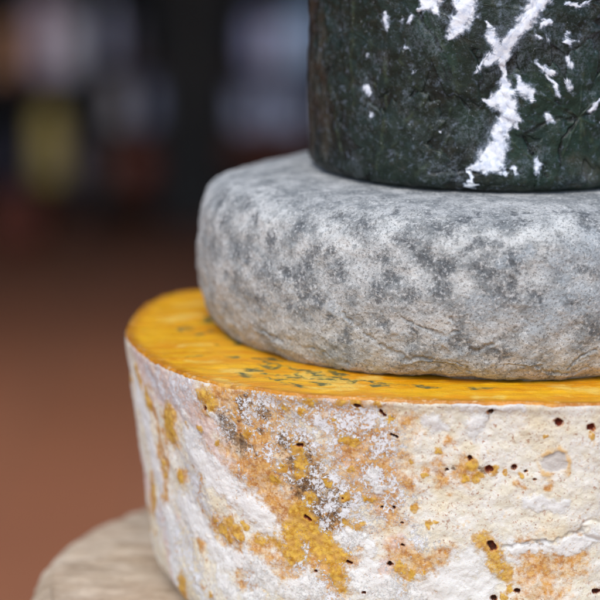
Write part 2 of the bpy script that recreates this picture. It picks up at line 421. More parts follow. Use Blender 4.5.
def rind_mat():
    m = NT('mottled_rind')
    A = {k: m.attr(k) for k in ('white', 'cry', 'ochre', 'dark', 'pink', 'gold', 'hole', 'grey', 'ring', 'crack')}
    n2 = m.noise(2.6, 2, .6); n5 = m.noise(5.5, 4, .62, off=3); n14 = m.noise(14, 4, .6, off=7); n40 = m.noise(45, 4, .6, off=11)
    lace = m.noise(4.2, 5, .72, dist=.6, off=19)
    col = m.mix(m.ss(n14, .35, .68), (234, 226, 206), (240, 237, 230))
    col = m.mix(m.mul(m.ss(n40, .46, .66), .45), col, (236, 216, 172))
    col = m.mix(m.mul(m.mul(m.ss(n14, .55, .68), m.ss(n5, .45, .62)), .5), col, (232, 190, 110))
    # small tan flecks everywhere
    fz = m.noise(20, 3, .6, off=31)
    spk = m.mul(m.ss(m.noise(3.6, 3, .65, off=35), .57, .67), m.ss(fz, .36, .54))
    col = m.mix(m.mul(spk, .8), col, (178, 124, 92))
    spk2 = m.mul(m.ss(m.noise(2.3, 2, .6, off=41), .6, .7), m.ss(fz, .62, .4))
    col = m.mix(m.mul(spk2, .55), col, (196, 158, 116))
    spk3 = m.mul(m.ss(m.noise(2.6, 2, .6, off=47), .65, .73), m.ss(n40, .36, .52))
    col = m.mix(m.mul(spk3, .8), col, (138, 84, 62))
    # pinkish bloom
    col = m.mix(m.mul(m.rind(A['pink'], n14, .2, .6), .75), col, m.mix(m.ss(n5, .4, .65), (224, 190, 178), (238, 222, 220)))
    # ochre
    oc = m.mix(m.ss(n5, .36, .62), (182, 114, 40), (220, 166, 84))
    oc = m.mix(m.mul(m.ss(n14, .48, .68), .75), oc, (218, 146, 36))
    oc = m.mix(m.mul(m.ss(n2, .5, .66), .5), oc, (240, 212, 168))
    oc = m.mix(m.mul(m.ss(m.noise(4, 3, .65, off=53), .6, .7), .6), oc, (150, 84, 34))
    oc = m.mix(m.mul(m.ss(m.noise(13, 5, .7, off=59), .52, .64), .75), oc, m.mix(n5, (238, 214, 176), (226, 190, 160)))
    och = m.rind(A['ochre'], m.noise(9, 5, .75, off=13), .22, 1.3)
    col = m.mix(m.mul(och, .92), col, oc)
    # grey brown patches, plus small shadows painted around the crystals
    dk = m.mix(m.ss(n5, .4, .6), (66, 48, 34), (138, 108, 78))
    col = m.mix(m.mul(m.rind(A['dark'], lace, .2, 1.8), .85), col, dk)
    # gold spots with a darker edge
    gd = m.mix(m.ss(n5, .36, .6), (190, 132, 28), (228, 184, 76))
    gd = m.mix(m.mul(m.ss(n2, .54, .68), .5), gd, (156, 98, 22))
    gd = m.mix(m.mul(m.ss(m.noise(9, 4, .65, off=57), .48, .62), .65), gd, (206, 156, 86))
    gm = m.add(A['gold'], m.mul(m.sub(m.noise(5, 5, .72, off=23), .5), .8))
    col = m.mix(m.mul(m.ss(gm, .3, .46), .5), col, (206, 158, 92))
    col = m.mix(m.mul(m.mul(m.ss(gm, .34, .66), m.sub(1.0, m.mul(m.ss(m.noise(2.4, 3, .7, off=83), .56, .66), .5))), .9), col, gd)
    # lacy white crystals
    fine = m.noise(3.0, 5, .75, dist=.4, off=63)
    cr = m.ss(m.add(m.mul(A['cry'], .58), m.add(m.mul(m.sub(fine, .5), 2.0), m.mul(m.sub(n14, .5), .8))), .34, .44)
    cw = m.mix(n5, (226, 226, 230), (242, 242, 244))
    cr = m.mul(cr, m.mul(m.ss(gm, .8, .6), m.ss(A['cry'], .02, .2)))
    col = m.mix(m.mul(cr, .96), col, cw)
    # dense white mould, riddled near its edge
    wn = m.noise(8, 6, .74, off=29)
    wm = m.ss(m.add(A['white'], m.mul(m.sub(wn, .5), 1.5)), .3, .62)
    pores = m.mul(m.ss(m.noise(3.2, 3, .65, off=67), .58, .68), m.ss(n14, .42, .58))
    wm = m.mul(wm, m.sub(1.0, m.mul(pores, .75)))
    col = m.mix(m.mul(wm, .93), col, m.mix(n14, (232, 230, 228), (243, 242, 239)))
    col = m.mix(m.mul(A['ring'], .75), col, (224, 176, 96))
    col = m.mix(A['grey'], col, m.mix(n5, (196, 188, 180), (216, 210, 204)))
    col = m.mix(m.mul(m.mul(m.ss(A['crack'], .35, .8), m.ss(n14, .35, .6)), .5), col, (128, 122, 122))
    A['hole'] = m.add(A['hole'], m.mul(m.sub(n2, .5), .45))
    col = m.mix(m.mul(m.ss(A['hole'], .3, .46), m.ss(n5, .4, .6)), col, m.mix(n5, (206, 142, 80), (160, 92, 56)))
    col = m.mix(m.ss(A['hole'], .46, .62), col, m.mix(m.ss(n14, .4, .6), (112, 40, 20), (66, 40, 26)))
    hgt = m.add(m.mul(n2, .35), m.add(m.mul(lace, .6), m.add(m.mul(cr, .55), m.add(m.mul(wm, .35), m.mul(m.noise(1.3, 2, .6, off=50), .25)))))
    nb = m.bump(hgt, 1.6, .75)
    return m.out(col, 0.78, nb, .25, sss=.12, sssr=(1, .7, .45), ssscale=.0012)


def cut_mat():
    m = NT('orange_paste')
    v, p, r = m.attr('vein'), m.attr('pale'), m.attr('rim')
    n1 = m.noise(30, 4, .6, off=2, stretch=(2.2, .8, 1)); n2 = m.noise(6, 4, .6, off=5, stretch=(2.5, 1, 1)); n3 = m.noise(9, 5, .7, off=9)
    col = m.mix(m.ss(n1, .35, .65), (232, 152, 2), (247, 184, 14))
    col = m.mix(m.mul(m.ss(n2, .52, .7), .5), col, (250, 202, 66))
    col = m.mix(m.mul(m.rind(p, n3, .3, 1.0), .75), col, (250, 212, 104))  # paler streaks of paste, with glossy highlights put into the colour
    vm = m.rind(v, m.noise(5, 5, .75, off=15, stretch=(1.8, 1, 1)), .34, 2.3)
    col = m.mix(m.mul(m.rind(m.add(v, .12), n3, .2, .9), .5), col, (176, 160, 52))
    col = m.mix(m.mul(vm, .88), col, m.mix(n3, (28, 48, 48), (92, 108, 76)))
    drag = m.noise(3.2, 4, .65, off=71, stretch=(8, 1.3, 1))
    col = m.mix(m.mul(m.ss(drag, .56, .74), .2), col, (255, 216, 96))  # pale knife streaks, their reflected sheen painted into the colour
    spray = m.mul(m.ss(m.noise(7, 4, .7, off=33, stretch=(1.6, 1, 1)), .6, .7), m.ss(m.noise(60, 2, .5, off=37), .46, .6))
    col = m.mix(m.mul(spray, .6), col, (96, 104, 56))
    col = m.mix(m.mul(r, m.add(.45, m.mul(m.ss(n1, .4, .6), .5))), col, (180, 108, 0))
    crumb = m.mul(m.ss(r, .25, .95), m.ss(m.noise(8, 6, .78, off=91), .54, .62))
    col = m.mix(m.mul(crumb, .8), col, m.mix(n3, (206, 150, 70), (232, 208, 160)))
    nb = m.bump(m.add(m.mul(n2, .6), m.add(m.mul(drag, .8), m.mul(m.noise(2.5, 3, .6), .5))), 1.6, .8)
    return m.out(col, m.add(.2, m.mul(n3, .22)), nb, .55, sss=.1, sssr=(1, .6, .1), ssscale=.0014)


# =================================================================== GREY TOMME
def build_grey():
    cx, cy, zb, zt = 188.0, 8.0, ZT - .3, 147.0
    th = thetas(295, 0.85, 2.4)
    pr = resample([(3, zb, 12), (200, zb, 8), (250, zb, 2), (262, zb + 1, 1), (275, zb + 9, 1), (285, zb + 27, 1), (290, zb + 52, 1), (292, zb + 80, 1),
                   (289.5, zb + 101, 1), (287, zb + 120, 1), (281, zb + 135, 1), (270, zb + 146, 1), (253, zb + 152.5, 1), (218, zb + 157, 1.1), (185, zb + 159.5, 1.4), (150, zb + 160, 5), (3, zb + 160, 12)], 0.95)
    c, s_ = np.cos(th)[None, :], np.sin(th)[None, :]
    P = np.stack([cx + pr[:, 0:1] * c, cy + pr[:, 0:1] * s_, np.broadcast_to(pr[:, 1:2], (len(pr), len(th)))], -1)
    N = grid_normals(P)
    mid = len(pr) // 2
    if (N[mid, :, 0] * c[0]).mean() < 0: N = -N
    mk = Marks(P, N)
    W = warp(P, 16, 7, 51); W3 = warp(P, 35, 10, 52)
    blot = field(W, mk.pts([
        (300, 280, 8), (340, 215, 7), (363, 225, 9), (330, 250, 6), (382, 258, 8), (378, 292, 7), (404, 238, 9), (412, 248, 7), (425, 257, 9), (445, 268, 8), (441, 288, 7), (446, 226, 9), (410, 291, 6), (335, 272, 9), (313, 253, 6), (392, 280, 6),
        ([(468, 250), (476, 240), (490, 246)], 5), (483, 268, 6), (494, 275, 5), ([(511, 252), (516, 266), (512, 284)], 6), ([(500, 290), (508, 299)], 7), (536, 296, 8), (525, 221, 6), (516, 212, 5), (501, 222, 4), ([(555, 212.5), (571, 212)], 3),
        ([(583, 224), (598, 230)], 6), ([(586, 212), (592, 222)], 5), (582, 268, 5), (572, 303, 5), (595, 276, 3), (464, 218, 5), ([(592, 326), (598, 335)], 5),
        ([(228, 190), (220, 208)], 4), (225, 225, 5), (247, 205, 5), (256, 222, 6), (248, 258, 6), (265, 268, 6), (240, 252, 5), (302, 224, 7), (285, 272, 8), (306, 264, 7), (306, 292, 6), (270, 240, 6), (215, 255, 6), (228, 275, 5), (290, 300, 6), (320, 300, 6), (262, 300, 5), (346, 335, 6), (330, 318, 5), (455, 340, 5), ([(490, 350), (502, 352)], 6), (470, 345, 5), (415, 330, 4), (385, 325, 5), (535, 370, 3), (550, 376, 4),
        (480, 213, 5), (430, 213, 5), (345, 190, 3), (385, 200, 3), (395, 212, 5), (530, 213, 3), (560, 240, 4), (548, 258, 3)]), 1.5)
    smear = field(W3, mk.pts([([(565, 262), (605, 250)], 16), ([(470, 306), (505, 314)], 8), ([(535, 318), (600, 298)], 14), (492, 268, 5), ([(336, 305), (357, 322)], 6), ([(505, 262), (530, 255)], 6), ([(540, 275), (570, 280)], 8), ([(400, 335), (440, 338)], 4)]), 1.3)
    pale = field(W3, mk.pts([(270, 220, 14), (325, 232, 12), (345, 245, 12), (395, 225, 9), (455, 240, 14), (420, 275, 10), (460, 285, 12), (535, 275, 12), (560, 225, 16), (550, 250, 10), (300, 250, 9), (240, 230, 10), (490, 235, 7), ([(430, 325), (446, 328)], 5), (380, 240, 10), ([(520, 235), (545, 232)], 9)]), 1.7)
    warm = sstep(75, -10, P[..., 2] + fbm(P, 60, 3, 53) * 40)
    gougef = mk.pts([([(452, 320), (458, 330), (452, 336)], 2.0), ([(418, 328), (432, 333), (445, 338)], 2.2), ([(345, 315), (362, 332), (372, 338)], 2.5), ([(350, 358), (345, 369)], 1.8), ([(440, 350), (462, 366), (470, 372)], 2.5), ([(380, 345), (410, 358), (430, 360)], 2.5), ([(535, 366), (560, 375), (588, 372)], 2.2), ([(568, 368), (580, 358), (598, 352)], 2.0), ([(470, 352), (490, 345)], 2.2), ([(300, 345), (325, 352)], 2.5), ([(400, 318), (412, 325)], 2), (552, 378, 3), (512, 372, 2.5), ([(330, 355), (338, 358)], 2), ([(262, 330), (285, 342)], 2.5)])
    gouge = field(warp(P, 12, 4, 54), gougef, 1.0)
    h = fbm(P, 150, 2, 55) * 4 + fbm(P, 45, 3, 56) * 2.0 + fbm(P, 13, 3, 57) * .9 + perlin(P, 3.4, 58) * .35
    low = sstep(70, 0, P[..., 2])
    h += low * (fbm(P * [1, 1, 1.6], 26, 3, 59) * 1.4 - np.abs(fbm(P, 34, 3, 60)) * 1.7)
    h -= sstep(.35, .8, gouge) * 2.0
    h -= sstep(.4, .8, blot) * .5
    rows = pr[:, 1]
    under = np.where(np.arange(len(pr)) < np.argmax(pr[:, 0] > 256), 0.0, 1.0)[:, None]
    topf = (np.where(np.arange(len(pr)) > mid, sstep(205, 235, pr[:, 0]), 1.0))[:, None]
    h = h * under * (topf * .85 + .15 * (pr[:, 0:1] > 205))
    P2 = P + N * h[..., None]
    P2[..., 2] -= sstep(60, 150, pr[:, 1:2] - zb) * sstep(195, 255, pr[:, 0:1]) * np.clip((P[..., 1] - cy + 60) / 300, 0, 1) * 10
    # bottom edge never goes below the contact plane; some of it lifts clear
    P2[..., 2] = np.maximum(P2[..., 2], zb)
    lift = sstep(230, 262, pr[:, 0:1]) * (pr[:, 1:2] < zb + 20) * np.maximum(0, fbm(P * [1, 1, 0], 50, 2, 61) - .05) * 5
    P2[..., 2] += lift
    m = NT('grey_rind')
    A = {k: m.attr(k) for k in ('blot', 'smear', 'pale', 'warm', 'gouge')}
    n1 = m.noise(1.7, 2, .6); n3 = m.noise(3.2, 3, .65, off=3); n8 = m.noise(8, 5, .68, off=7); n25 = m.noise(26, 5, .65, off=11); n70 = m.noise(75, 3, .6, off=15)
    col = m.mix(m.ss(n25, .36, .64), (128, 131, 132), (188, 188, 186))
    col = m.mix(m.mul(m.rind(A['pale'], n8, .25, .9), .85), col, (214, 214, 211))
    mot = m.mul(m.ss(n8, .5, .66), m.sub(1.0, m.mul(A['warm'], .6)))
    col = m.mix(m.mul(mot, .66), col, (106, 110, 112))
    warm_ = m.mul(A['warm'], m.ss(n25, .3, .6))
    col = m.mix(m.mul(warm_, .55), col, m.mix(m.ss(n8, .36, .62), (146, 142, 136), (190, 187, 182)))
    col = m.mix(m.mul(m.rind(A['smear'], n25, .2, .7), .6), col, (164, 172, 178))
    bl = m.rind(A['blot'], m.noise(5, 6, .78, off=21), .32, 1.8)
    col = m.mix(m.mul(bl, .84), col, m.mix(n3, (50, 54, 58), (104, 108, 112)))
    # white dust grains and dark pores
    gr = m.ss(n3, .52, .66)
    col = m.mix(m.mul(gr, .5), col, (222, 221, 219))
    pr_ = m.ss(m.noise(2.2, 3, .7, off=27), .56, .66)
    col = m.mix(m.mul(pr_, m.add(.34, m.mul(A['warm'], .22))), col, (82, 79, 76))
    col = m.mix(m.mul(m.ss(A['gouge'], .4, .85), .3), col, (122, 116, 110))
    hgt = m.add(m.mul(n1, .3), m.add(m.mul(n3, .55), m.add(m.mul(n8, .8), m.mul(pr_, -.35))))
    nb = m.bump(hgt, 1.7, .9)
    mat = m.out(col, .92, nb, .15)
    m.b.inputs['Sheen Weight'].default_value = .12; m.b.inputs['Sheen Roughness'].default_value = .6
    o = mesh_from_grid('grey_tomme', P2, mat, dict(blot=blot, smear=smear, pale=pale, warm=warm, gouge=gouge), cap0=True, cap1=True, origin=(cx, cy, zb))
    o.location = (cx * U, cy * U, zb * U)
    return tag(o, 'grey powdery natural rind cheese wheel with rounded sides resting on the orange cheese', 'cheese wheel')


# =================================================================== LEAF WRAPPED CHEESE
GX, GY, GZ = 189.0, 0.0, 137.0


def g_radius(z):
    zz = z - GZ
    return 181 + 3.0 * zz / 190 - 12 * np.exp(-np.maximum(zz, 0) / 4.0)


WHITE_G = [([(419, 9, 1.2), (427, 6, 5), (434, -2, 7)],), ([(434, 4, 5), (437, 14, 2)],), ([(464, -2, 8), (468, 9, 8), (462, 20, 8), (455, 31, 6), (450, 39, 1.5)],), ([(387, 14, 1), (388, 22, 4), (389, 31, 1.5)],), ([(413, 15, 2.4), (410, 22, 1)],), (403, 20, 2),
           ([(540, -4, 8), (530, 14, 6), (520, 28, 5), (508, 42, 5.5), (503, 55, 4.5), (504, 67, 2), (504, 76, 2.2), (505, 87, 6), (505, 99, 9), (508, 111, 7), (513, 121, 4), (517, 128, 1)],), ([(505, 98, 7), (494, 101, 4.5), (482, 99, 1.2)],), ([(507, 108, 6), (517, 120, 3), (519, 126, 1)],),
           ([(508, 114, 6), (501, 130, 6.5), (497, 145, 8), (492, 158, 10)],), ([(497, 150, 7), (484, 164, 5), (470, 168, 2)],), ([(474, 167, 3.5), (488, 166, 6), (502, 167, 3)],),
           ([(487, 21, 1), (491, 33, 4), (496, 46, 5), (501, 53, 5)],), ([(501, 53, 5), (490, 59, 4), (481, 66, 2.4), (475, 71, .8)],),
           ([(471, 172), (470, 182)], 2.0), ([(466, 185), (475, 185)], 2.4), ([(516, 75, 1.5), (522, 87, 4.5), (529, 95, 5), (534, 99, 1.5)],), ([(547, 114), (550, 120)], 3), ([(536, 163), (537, 172)], 2.6), ([(513, 168), (514, 172)], 2), ([(502, 170), (505, 172)], 2.5),
           ([(536, 62), (545, 72), (553, 84), (558, 97)], 1.8), ([(544, 67), (552, 73)], 2.6), ([(566, 60), (570, 66)], 2.4), ([(562, 40), (566, 42), (577, 41)], 1.2), ([(565, 32), (565, 38), (568, 43)], 1.8), ([(545, 18), (548, 22), (540, 25)], 2.2), ([(565, 2), (575, 6), (586, 2)], 1.6), (537, 36, 2), (546, 39, 1.8), ([(568, 87), (566, 83)], 2.5), ([(589, 110), (594, 103), (600, 100)], 1.6), (371, 115, 2.4), ([(366, 88), (368, 93)], 3), (368, 55, 1.6), (367, 44, 1.6), (357, 158, 1.6), (380, 132, 1.5), (408, 48, 2), (416, 73, 1.6), (441, 132, 1.3), ([(433, 152), (470, 170)], .01), (597, 124, 1.5)]
FROST_G = [([(530, 0), (515, 35), (500, 60)], 16), ([(485, 130), (475, 150)], 6), ([(340, 15), (345, 22)], 7), ([(365, 85), (370, 105)], 9), (335, 95, 6), (440, 15, 9), ([(500, 30), (520, 60)], 14), ([(420, 35), (435, 45)], 10), (545, 25, 14), ([(535, 150), (520, 168)], 7), (380, 60, 8), (590, 40, 12), (360, 165, 9), (350, 140, 7), ([(440, 170), (460, 178)], 7), ([(560, 180), (590, 178)], 6), (480, 130, 10), (455, 125, 10), (410, 95, 9), ([(530, 40), (575, 60)], 12)]
TAN_G = [([(311, 0), (312, 150)], 10), ([(322, 10), (326, 150)], 8), ([(318, 60), (317, 120)], 6), ([(558, 185), (580, 183)], 1.8), ([(575, 165), (590, 172)], 7)]
CREASE_G = [([(577, 117), (562, 119), (545, 124), (527, 133)], 2.2), ([(577, 117), (569, 113), (560, 105), (557, 101)], 1.6), ([(557, 101), (549, 107), (545, 112)], 1.4), ([(577, 117), (569, 128), (562, 138), (558, 150)], 1.5), ([(577, 117), (588, 114), (600, 104)], 1.4), ([(432, 172), (470, 171)], 1.4), ([(472, 172), (505, 172), (560, 176)], 1.5), ([(420, 12), (436, 40), (448, 62), (456, 92)], 2.2), ([(440, 60), (447, 75), (470, 110)], 1.6), ([(557, 150), (560, 178)], 1.3), ([(525, 135), (535, 160), (548, 178)], 1.2)]
VEIN_G = [([(386, 60), (387, 110), (383, 140), (381, 168)], 1.5), ([(334, 80), (338, 130), (345, 170)], 1.5), ([(428, 94), (414, 112), (402, 124)], 1.3), ([(452, 130), (436, 158), (418, 176)], 1.3), ([(424, 14), (440, 38), (452, 60), (460, 95)], 1.6), ([(356, 0), (352, 60), (356, 110)], 1.3), ([(420, 120), (440, 132)], .9), ([(400, 60), (420, 90)], .9), ([(500, 130), (520, 150), (550, 172)], 1.1), ([(520, 66), (540, 78), (556, 100)], 1.1), ([(372, 30), (376, 90)], 1.1), ([(470, 70), (455, 100), (440, 130)], 1.0), ([(576, 118), (590, 140), (600, 165)], 1.2), ([(578, 118), (580, 150), (578, 178)], 1.0)]


def leaf_mat():
    m = NT('cured_leaf')
    A = {k: m.attr(k) for k in ('white', 'frost', 'tan', 'crease', 'vein', 'tint')}
    n2 = m.noise(2.2, 3, .65); n5 = m.noise(5, 4, .68, off=4); n12 = m.noise(13, 5, .7, off=8); n40 = m.noise(42, 4, .6, off=12); lace = m.noise(4.5, 5, .74, dist=.8, off=17)
    col = m.mix(m.ss(n40, .38, .62), (14, 16, 12), (18, 27, 22))
    col = m.mix(m.mul(A['tint'], .8), col, m.mix(n12, (22, 43, 34), (40, 72, 58)))
    col = m.mix(m.mul(m.ss(n12, .5, .68), .6), col, (40, 38, 27))
    grain = m.noise(1.6, 3, .7, off=44)
    col = m.mix(m.mul(m.ss(grain, .52, .7), .14), col, (72, 84, 72))
    col = m.mix(m.mul(m.ss(n5, .56, .7), .3), col, (54, 68, 56))
    col = m.mix(m.mul(m.ss(n5, .46, .32), .6), col, (16, 18, 14))
    col = m.mix(m.mul(m.rind(A['tan'], n12, .45, .9), .26), col, m.mix(n12, (84, 75, 62), (128, 114, 96)))
    col = m.mix(m.mul(A['vein'], m.mul(m.ss(n12, .35, .6), .4)), col, (84, 96, 68))
    col = m.mix(m.mul(m.ss(A['crease'], .3, .8), .85), col, (10, 15, 12))
    fr = m.mul(m.rind(A['frost'], lace, .3, 1.8), .2)
    fr = m.mul(fr, m.ss(m.noise(3, 4, .75, off=61), .4, .62))
    col = m.mix(fr, col, (150, 160, 174))
    fil = m.ss(m.math('ABSOLUTE', m.sub(m.noise(11, 5, .7, dist=1.2, off=71), .5)), .03, .008)
    fil = m.mul(fil, m.mul(m.ss(m.noise(30, 3, .6, off=75), .5, .62), m.ss(n5, .4, .6)))
    col = m.mix(m.mul(fil, .2), col, (170, 180, 192))
    dots = m.mul(m.ss(m.noise(3.4, 2, .6, off=81), .68, .74), m.ss(n12, .45, .6))
    col = m.mix(m.mul(dots, .6), col, (170, 178, 184))
    wl = m.noise(6, 5, .68, dist=.4, off=91)
    w = m.rind(A['white'], wl, .2, 1.3)
    soft = m.mul(m.ss(m.add(A['white'], m.mul(m.sub(wl, .5), 1.6)), .04, .55), .55)
    col = m.mix(soft, col, (150, 162, 184))
    col = m.mix(m.mul(w, .96), col, m.mix(m.ss(wl, .35, .6), (206, 214, 232), (244, 246, 252)))
    hgt = m.add(m.mul(n2, .35), m.add(m.mul(n5, .6), m.add(m.mul(n12, 1.1), m.mul(w, .5))))
    nb = m.bump(m.mul(hgt, m.sub(1.0, m.mul(w, .7))), 1.6, .65)
    return m.out(col, m.add(m.add(.3, m.mul(n12, .22)), m.mul(w, .4)), nb, .34)


def build_leafy():
    root = empty('leaf_wrapped_cheese', (GX, GY, GZ), 'dark green leaf wrapped cheese with white mould streaks on top of the stack', 'cheese wheel')
    org = (GX, GY, GZ)
    mat = leaf_mat()
    th = thetas(182, 0.8, 1.8)
    H = 250.0
    pr = resample([(3, GZ, 10), (150, GZ, 4), (166, GZ + .3, 1), (174, GZ + 3, .8), (179, GZ + 9, .9), (181, GZ + 20, 1), (182, GZ + 100, 1), (184, GZ + 195, 1.2), (183, GZ + H - 16, 2), (172, GZ + H - 3, 2), (150, GZ + H, 5), (3, GZ + H, 12)], 0.9)
    c, s_ = np.cos(th)[None, :], np.sin(th)[None, :]
    P = np.stack([GX + pr[:, 0:1] * c, GY + pr[:, 0:1] * s_, np.broadcast_to(pr[:, 1:2], (len(pr), len(th)))], -1)
    N = grid_normals(P)
    k = np.argmin(np.abs(pr[:, 1] - GZ - 100) + (pr[:, 0] < 100) * 999)
    if (N[k, :, 0] * c[0]).mean() < 0: N = -N
    mk = Marks(P, N)
    F = {k: mk.pts(v) for k, v in dict(white=WHITE_G, frost=FROST_G, tan=TAN_G, crease=CREASE_G, vein=VEIN_G).items()}
    tintp = mk.pts([(570, 140, 40), (535, 85, 14), (520, 150, 22), ([(420, 15), (450, 60)], 8), (590, 170, 25), (470, 120, 14)])

    def marks(Q, seed):
        far = np.maximum(sstep(275, 310, Q[..., 0]), sstep(20, 60, Q[..., 1]))
        more = far * sstep(.22, .5, fbm(Q * [1, 1, .6], 45, 4, 141)) * .8
        return dict(white=np.maximum(more, field(warp(Q, 8, 3.2, seed), F['white'], .8)), frost=field(warp(Q, 20, 8, seed + 1), F['frost'], 1.5), tan=field(warp(Q, 25, 6, seed + 2), F['tan'], 1.4),
                    crease=field(warp(Q, 14, 2.5, seed + 3), F['crease'], 1.0), vein=field(warp(Q, 16, 3, seed + 4), F['vein'], 1.0), tint=field(warp(Q, 22, 8, seed + 5), tintp, 1.4))

    a = marks(P, 70)
    h = fbm(P, 80, 2, 76) * 3.2 + fbm(P * [1, 1, .5], 24, 3, 77) * 1.6 + np.abs(fbm(P * [1, 1, .45], 18, 2, 78)) * 3.0 + perlin(P, 4, 79) * .3
    h += sstep(.3, .9, a['vein']) * 1.2 - sstep(.3, .9, a['crease']) * 1.8 + sstep(.4, .9, a['white']) * .35
    sidef = sstep(160, 176, pr[:, 0:1]) * sstep(-1, 8, pr[:, 1:2] - GZ)
    h = h * sidef
    P2 = P + N * h[..., None]
    P2[..., 2] = np.maximum(P2[..., 2], GZ)
    mesh_from_grid('leaf_wrapping', P2, mat, a, root, cap0=True, cap1=True, origin=org)

    # separate overlapping lobed leaves pressed on to the wrapping
    rnd = random.Random(5)

    def leaf(px, py, size, rot, vs=1.0, lift=1.4, lobes=5):
        hub = mk.at(px, py)
        t0 = math.atan2(hub[1] - GY, hub[0] - GX); z0 = hub[2]
        nphi, nrad = 190, 56
        phi = np.linspace(0, 2 * math.pi, nphi, endpoint=False)[None, :]; q = (np.linspace(0.0, 1, nrad) ** .9)[:, None]
        rel = phi - rot + .35 * np.sin(phi + px) + .2 * np.sin(2 * phi + py)
        lob = np.abs(np.cos(rel * lobes / 2.0)) ** .8
        rad = size * (.52 + .48 * lob) * (1 + .05 * np.sin(phi * 23 + px) + .035 * np.sin(phi * 41))
        x = q * rad * np.cos(phi); y = q * rad * np.sin(phi)
        zz = np.clip(z0 + y, GZ + 3, GZ + H - 20)
        tt = t0 + x / 182.0
        vd = np.abs(np.sin(rel * lobes / 2.0 )) * q * size * 2 / lobes   # distance to nearest main vein (approx.)
        veins = np.clip(1 - vd / 1.7, 0, 1) * np.clip(1.1 - q, 0, 1) * sstep(0, .12, q) * vs
        sec = np.clip(1 - np.abs(((q * 9 + vd * .02 * 9) % 1) - .5) * 9, 0, 1) * sstep(.05, .3, q) * .3 * vs
        off = lift * sstep(1.0, .9, q) + lift * .6 - 1.6 * sstep(.97, 1.0, q)
        r0 = g_radius(zz)
        Q0 = np.stack([GX + r0 * np.cos(tt), GY + r0 * np.sin(tt), zz], -1)
        aa = marks(Q0, 70)
        base = fbm(Q0, 80, 2, 76) * 3.2 + fbm(Q0 * [1, 1, .5], 24, 3, 77) * 1.6 + np.abs(fbm(Q0 * [1, 1, .6], 22, 2, 78)) * 2.6
        rr = r0 + base * sstep(0, 8, zz - GZ) + off + veins * 1.1 + sec * .5 + sstep(.4, .9, aa['white']) * .35 - sstep(.3, .9, aa['crease']) * 1.5 + perlin(Q0, 9, 91) * .6
        Q = np.stack([GX + rr * np.cos(tt), GY + rr * np.sin(tt), zz], -1)
        aa['vein'] = np.maximum(aa['vein'], np.maximum(veins, sec))
        tone = .6 if vs == 1.0 else rnd.uniform(.05, .3)
        aa['tint'] = np.maximum(aa['tint'], tone * np.ones_like(vd))
        mesh_from_grid('leaf', Q, mat, aa, root, origin=org)

    leaf(577, 117, 74, .5)
    leaf(428, 8, 96, 5.0, vs=.5)
    leaf(352, 30, 88, 4.4, vs=.35)
    leaf(392, 150, 66, 2.2, vs=.3)
    leaf(530, 10, 70, 3.9, vs=.4)
    return root


# =================================================================== BEIGE WHEEL
def build_beige():
    cx, cy, zt = 175.0, -50.0, ZB + .3
    zb = zt - 190
    th = thetas(440, 1.6, 4)
    pr = resample([(3, zb, 14), (380, zb, 8), (420, zb + 6, 3), (436, zb + 26, 2), (442, zb + 90, 2), (440, zb + 160, 1.4), (437, zb + 176, 1.2), (430, zb + 185, 1.2), (420, zb + 189, 1.4), (405, zb + 190, 1.6), (260, zb + 190, 5), (3, zb + 190, 14)], 1.4)
    c, s_ = np.cos(th)[None, :], np.sin(th)[None, :]
    P = np.stack([cx + pr[:, 0:1] * c, cy + pr[:, 0:1] * s_, np.broadcast_to(pr[:, 1:2], (len(pr), len(th)))], -1)
    N = grid_normals(P)
    mid = len(pr) // 2
    k = np.argmax(pr[:, 0])
    if (N[k, :, 0] * c[0]).mean() < 0: N = -N
    h = fbm(P, 90, 3, 81) * 3 + fbm(P, 18, 3, 82) * 1.2 + perlin(P * [.4, 1, 1], 8, 83) * .8
    h = h * sstep(300, 345, pr[:, 0:1])
    P2 = P + N * h[..., None]
    P2[..., 2] = np.maximum(P2[..., 2], zb)
    m = NT('beige_rind')
    n3 = m.noise(3, 3, .6); n10 = m.noise(12, 5, .65, off=4); n40 = m.noise(40, 5, .65, off=8, stretch=(1.7, .8, 1)); n90 = m.noise(90, 3, .6, off=12)
    col = m.mix(m.ss(n40, .34, .66), (162, 140, 116), (208, 190, 168))
    col = m.mix(m.mul(m.ss(n90, .42, .62), .5), col, (188, 164, 140))
    col = m.mix(m.mul(m.ss(n10, .52, .7), .45), col, (128, 104, 82))
    col = m.mix(m.mul(m.ss(n3, .55, .7), .35), col, (216, 204, 180))
    nb = m.bump(m.add(m.mul(n3, .4), m.mul(n10, .8)), 2.0, .8)
    mat = m.out(col, .85, nb, .2)
    o = mesh_from_grid('beige_cheese', P2, mat, None, None, cap0=True, cap1=True, origin=(cx, cy, zb))
    o.location = (cx * U, cy * U, zb * U)
    tag(o, 'beige brown hard rind cheese wheel at the bottom of the stack', 'cheese wheel')
    return zb


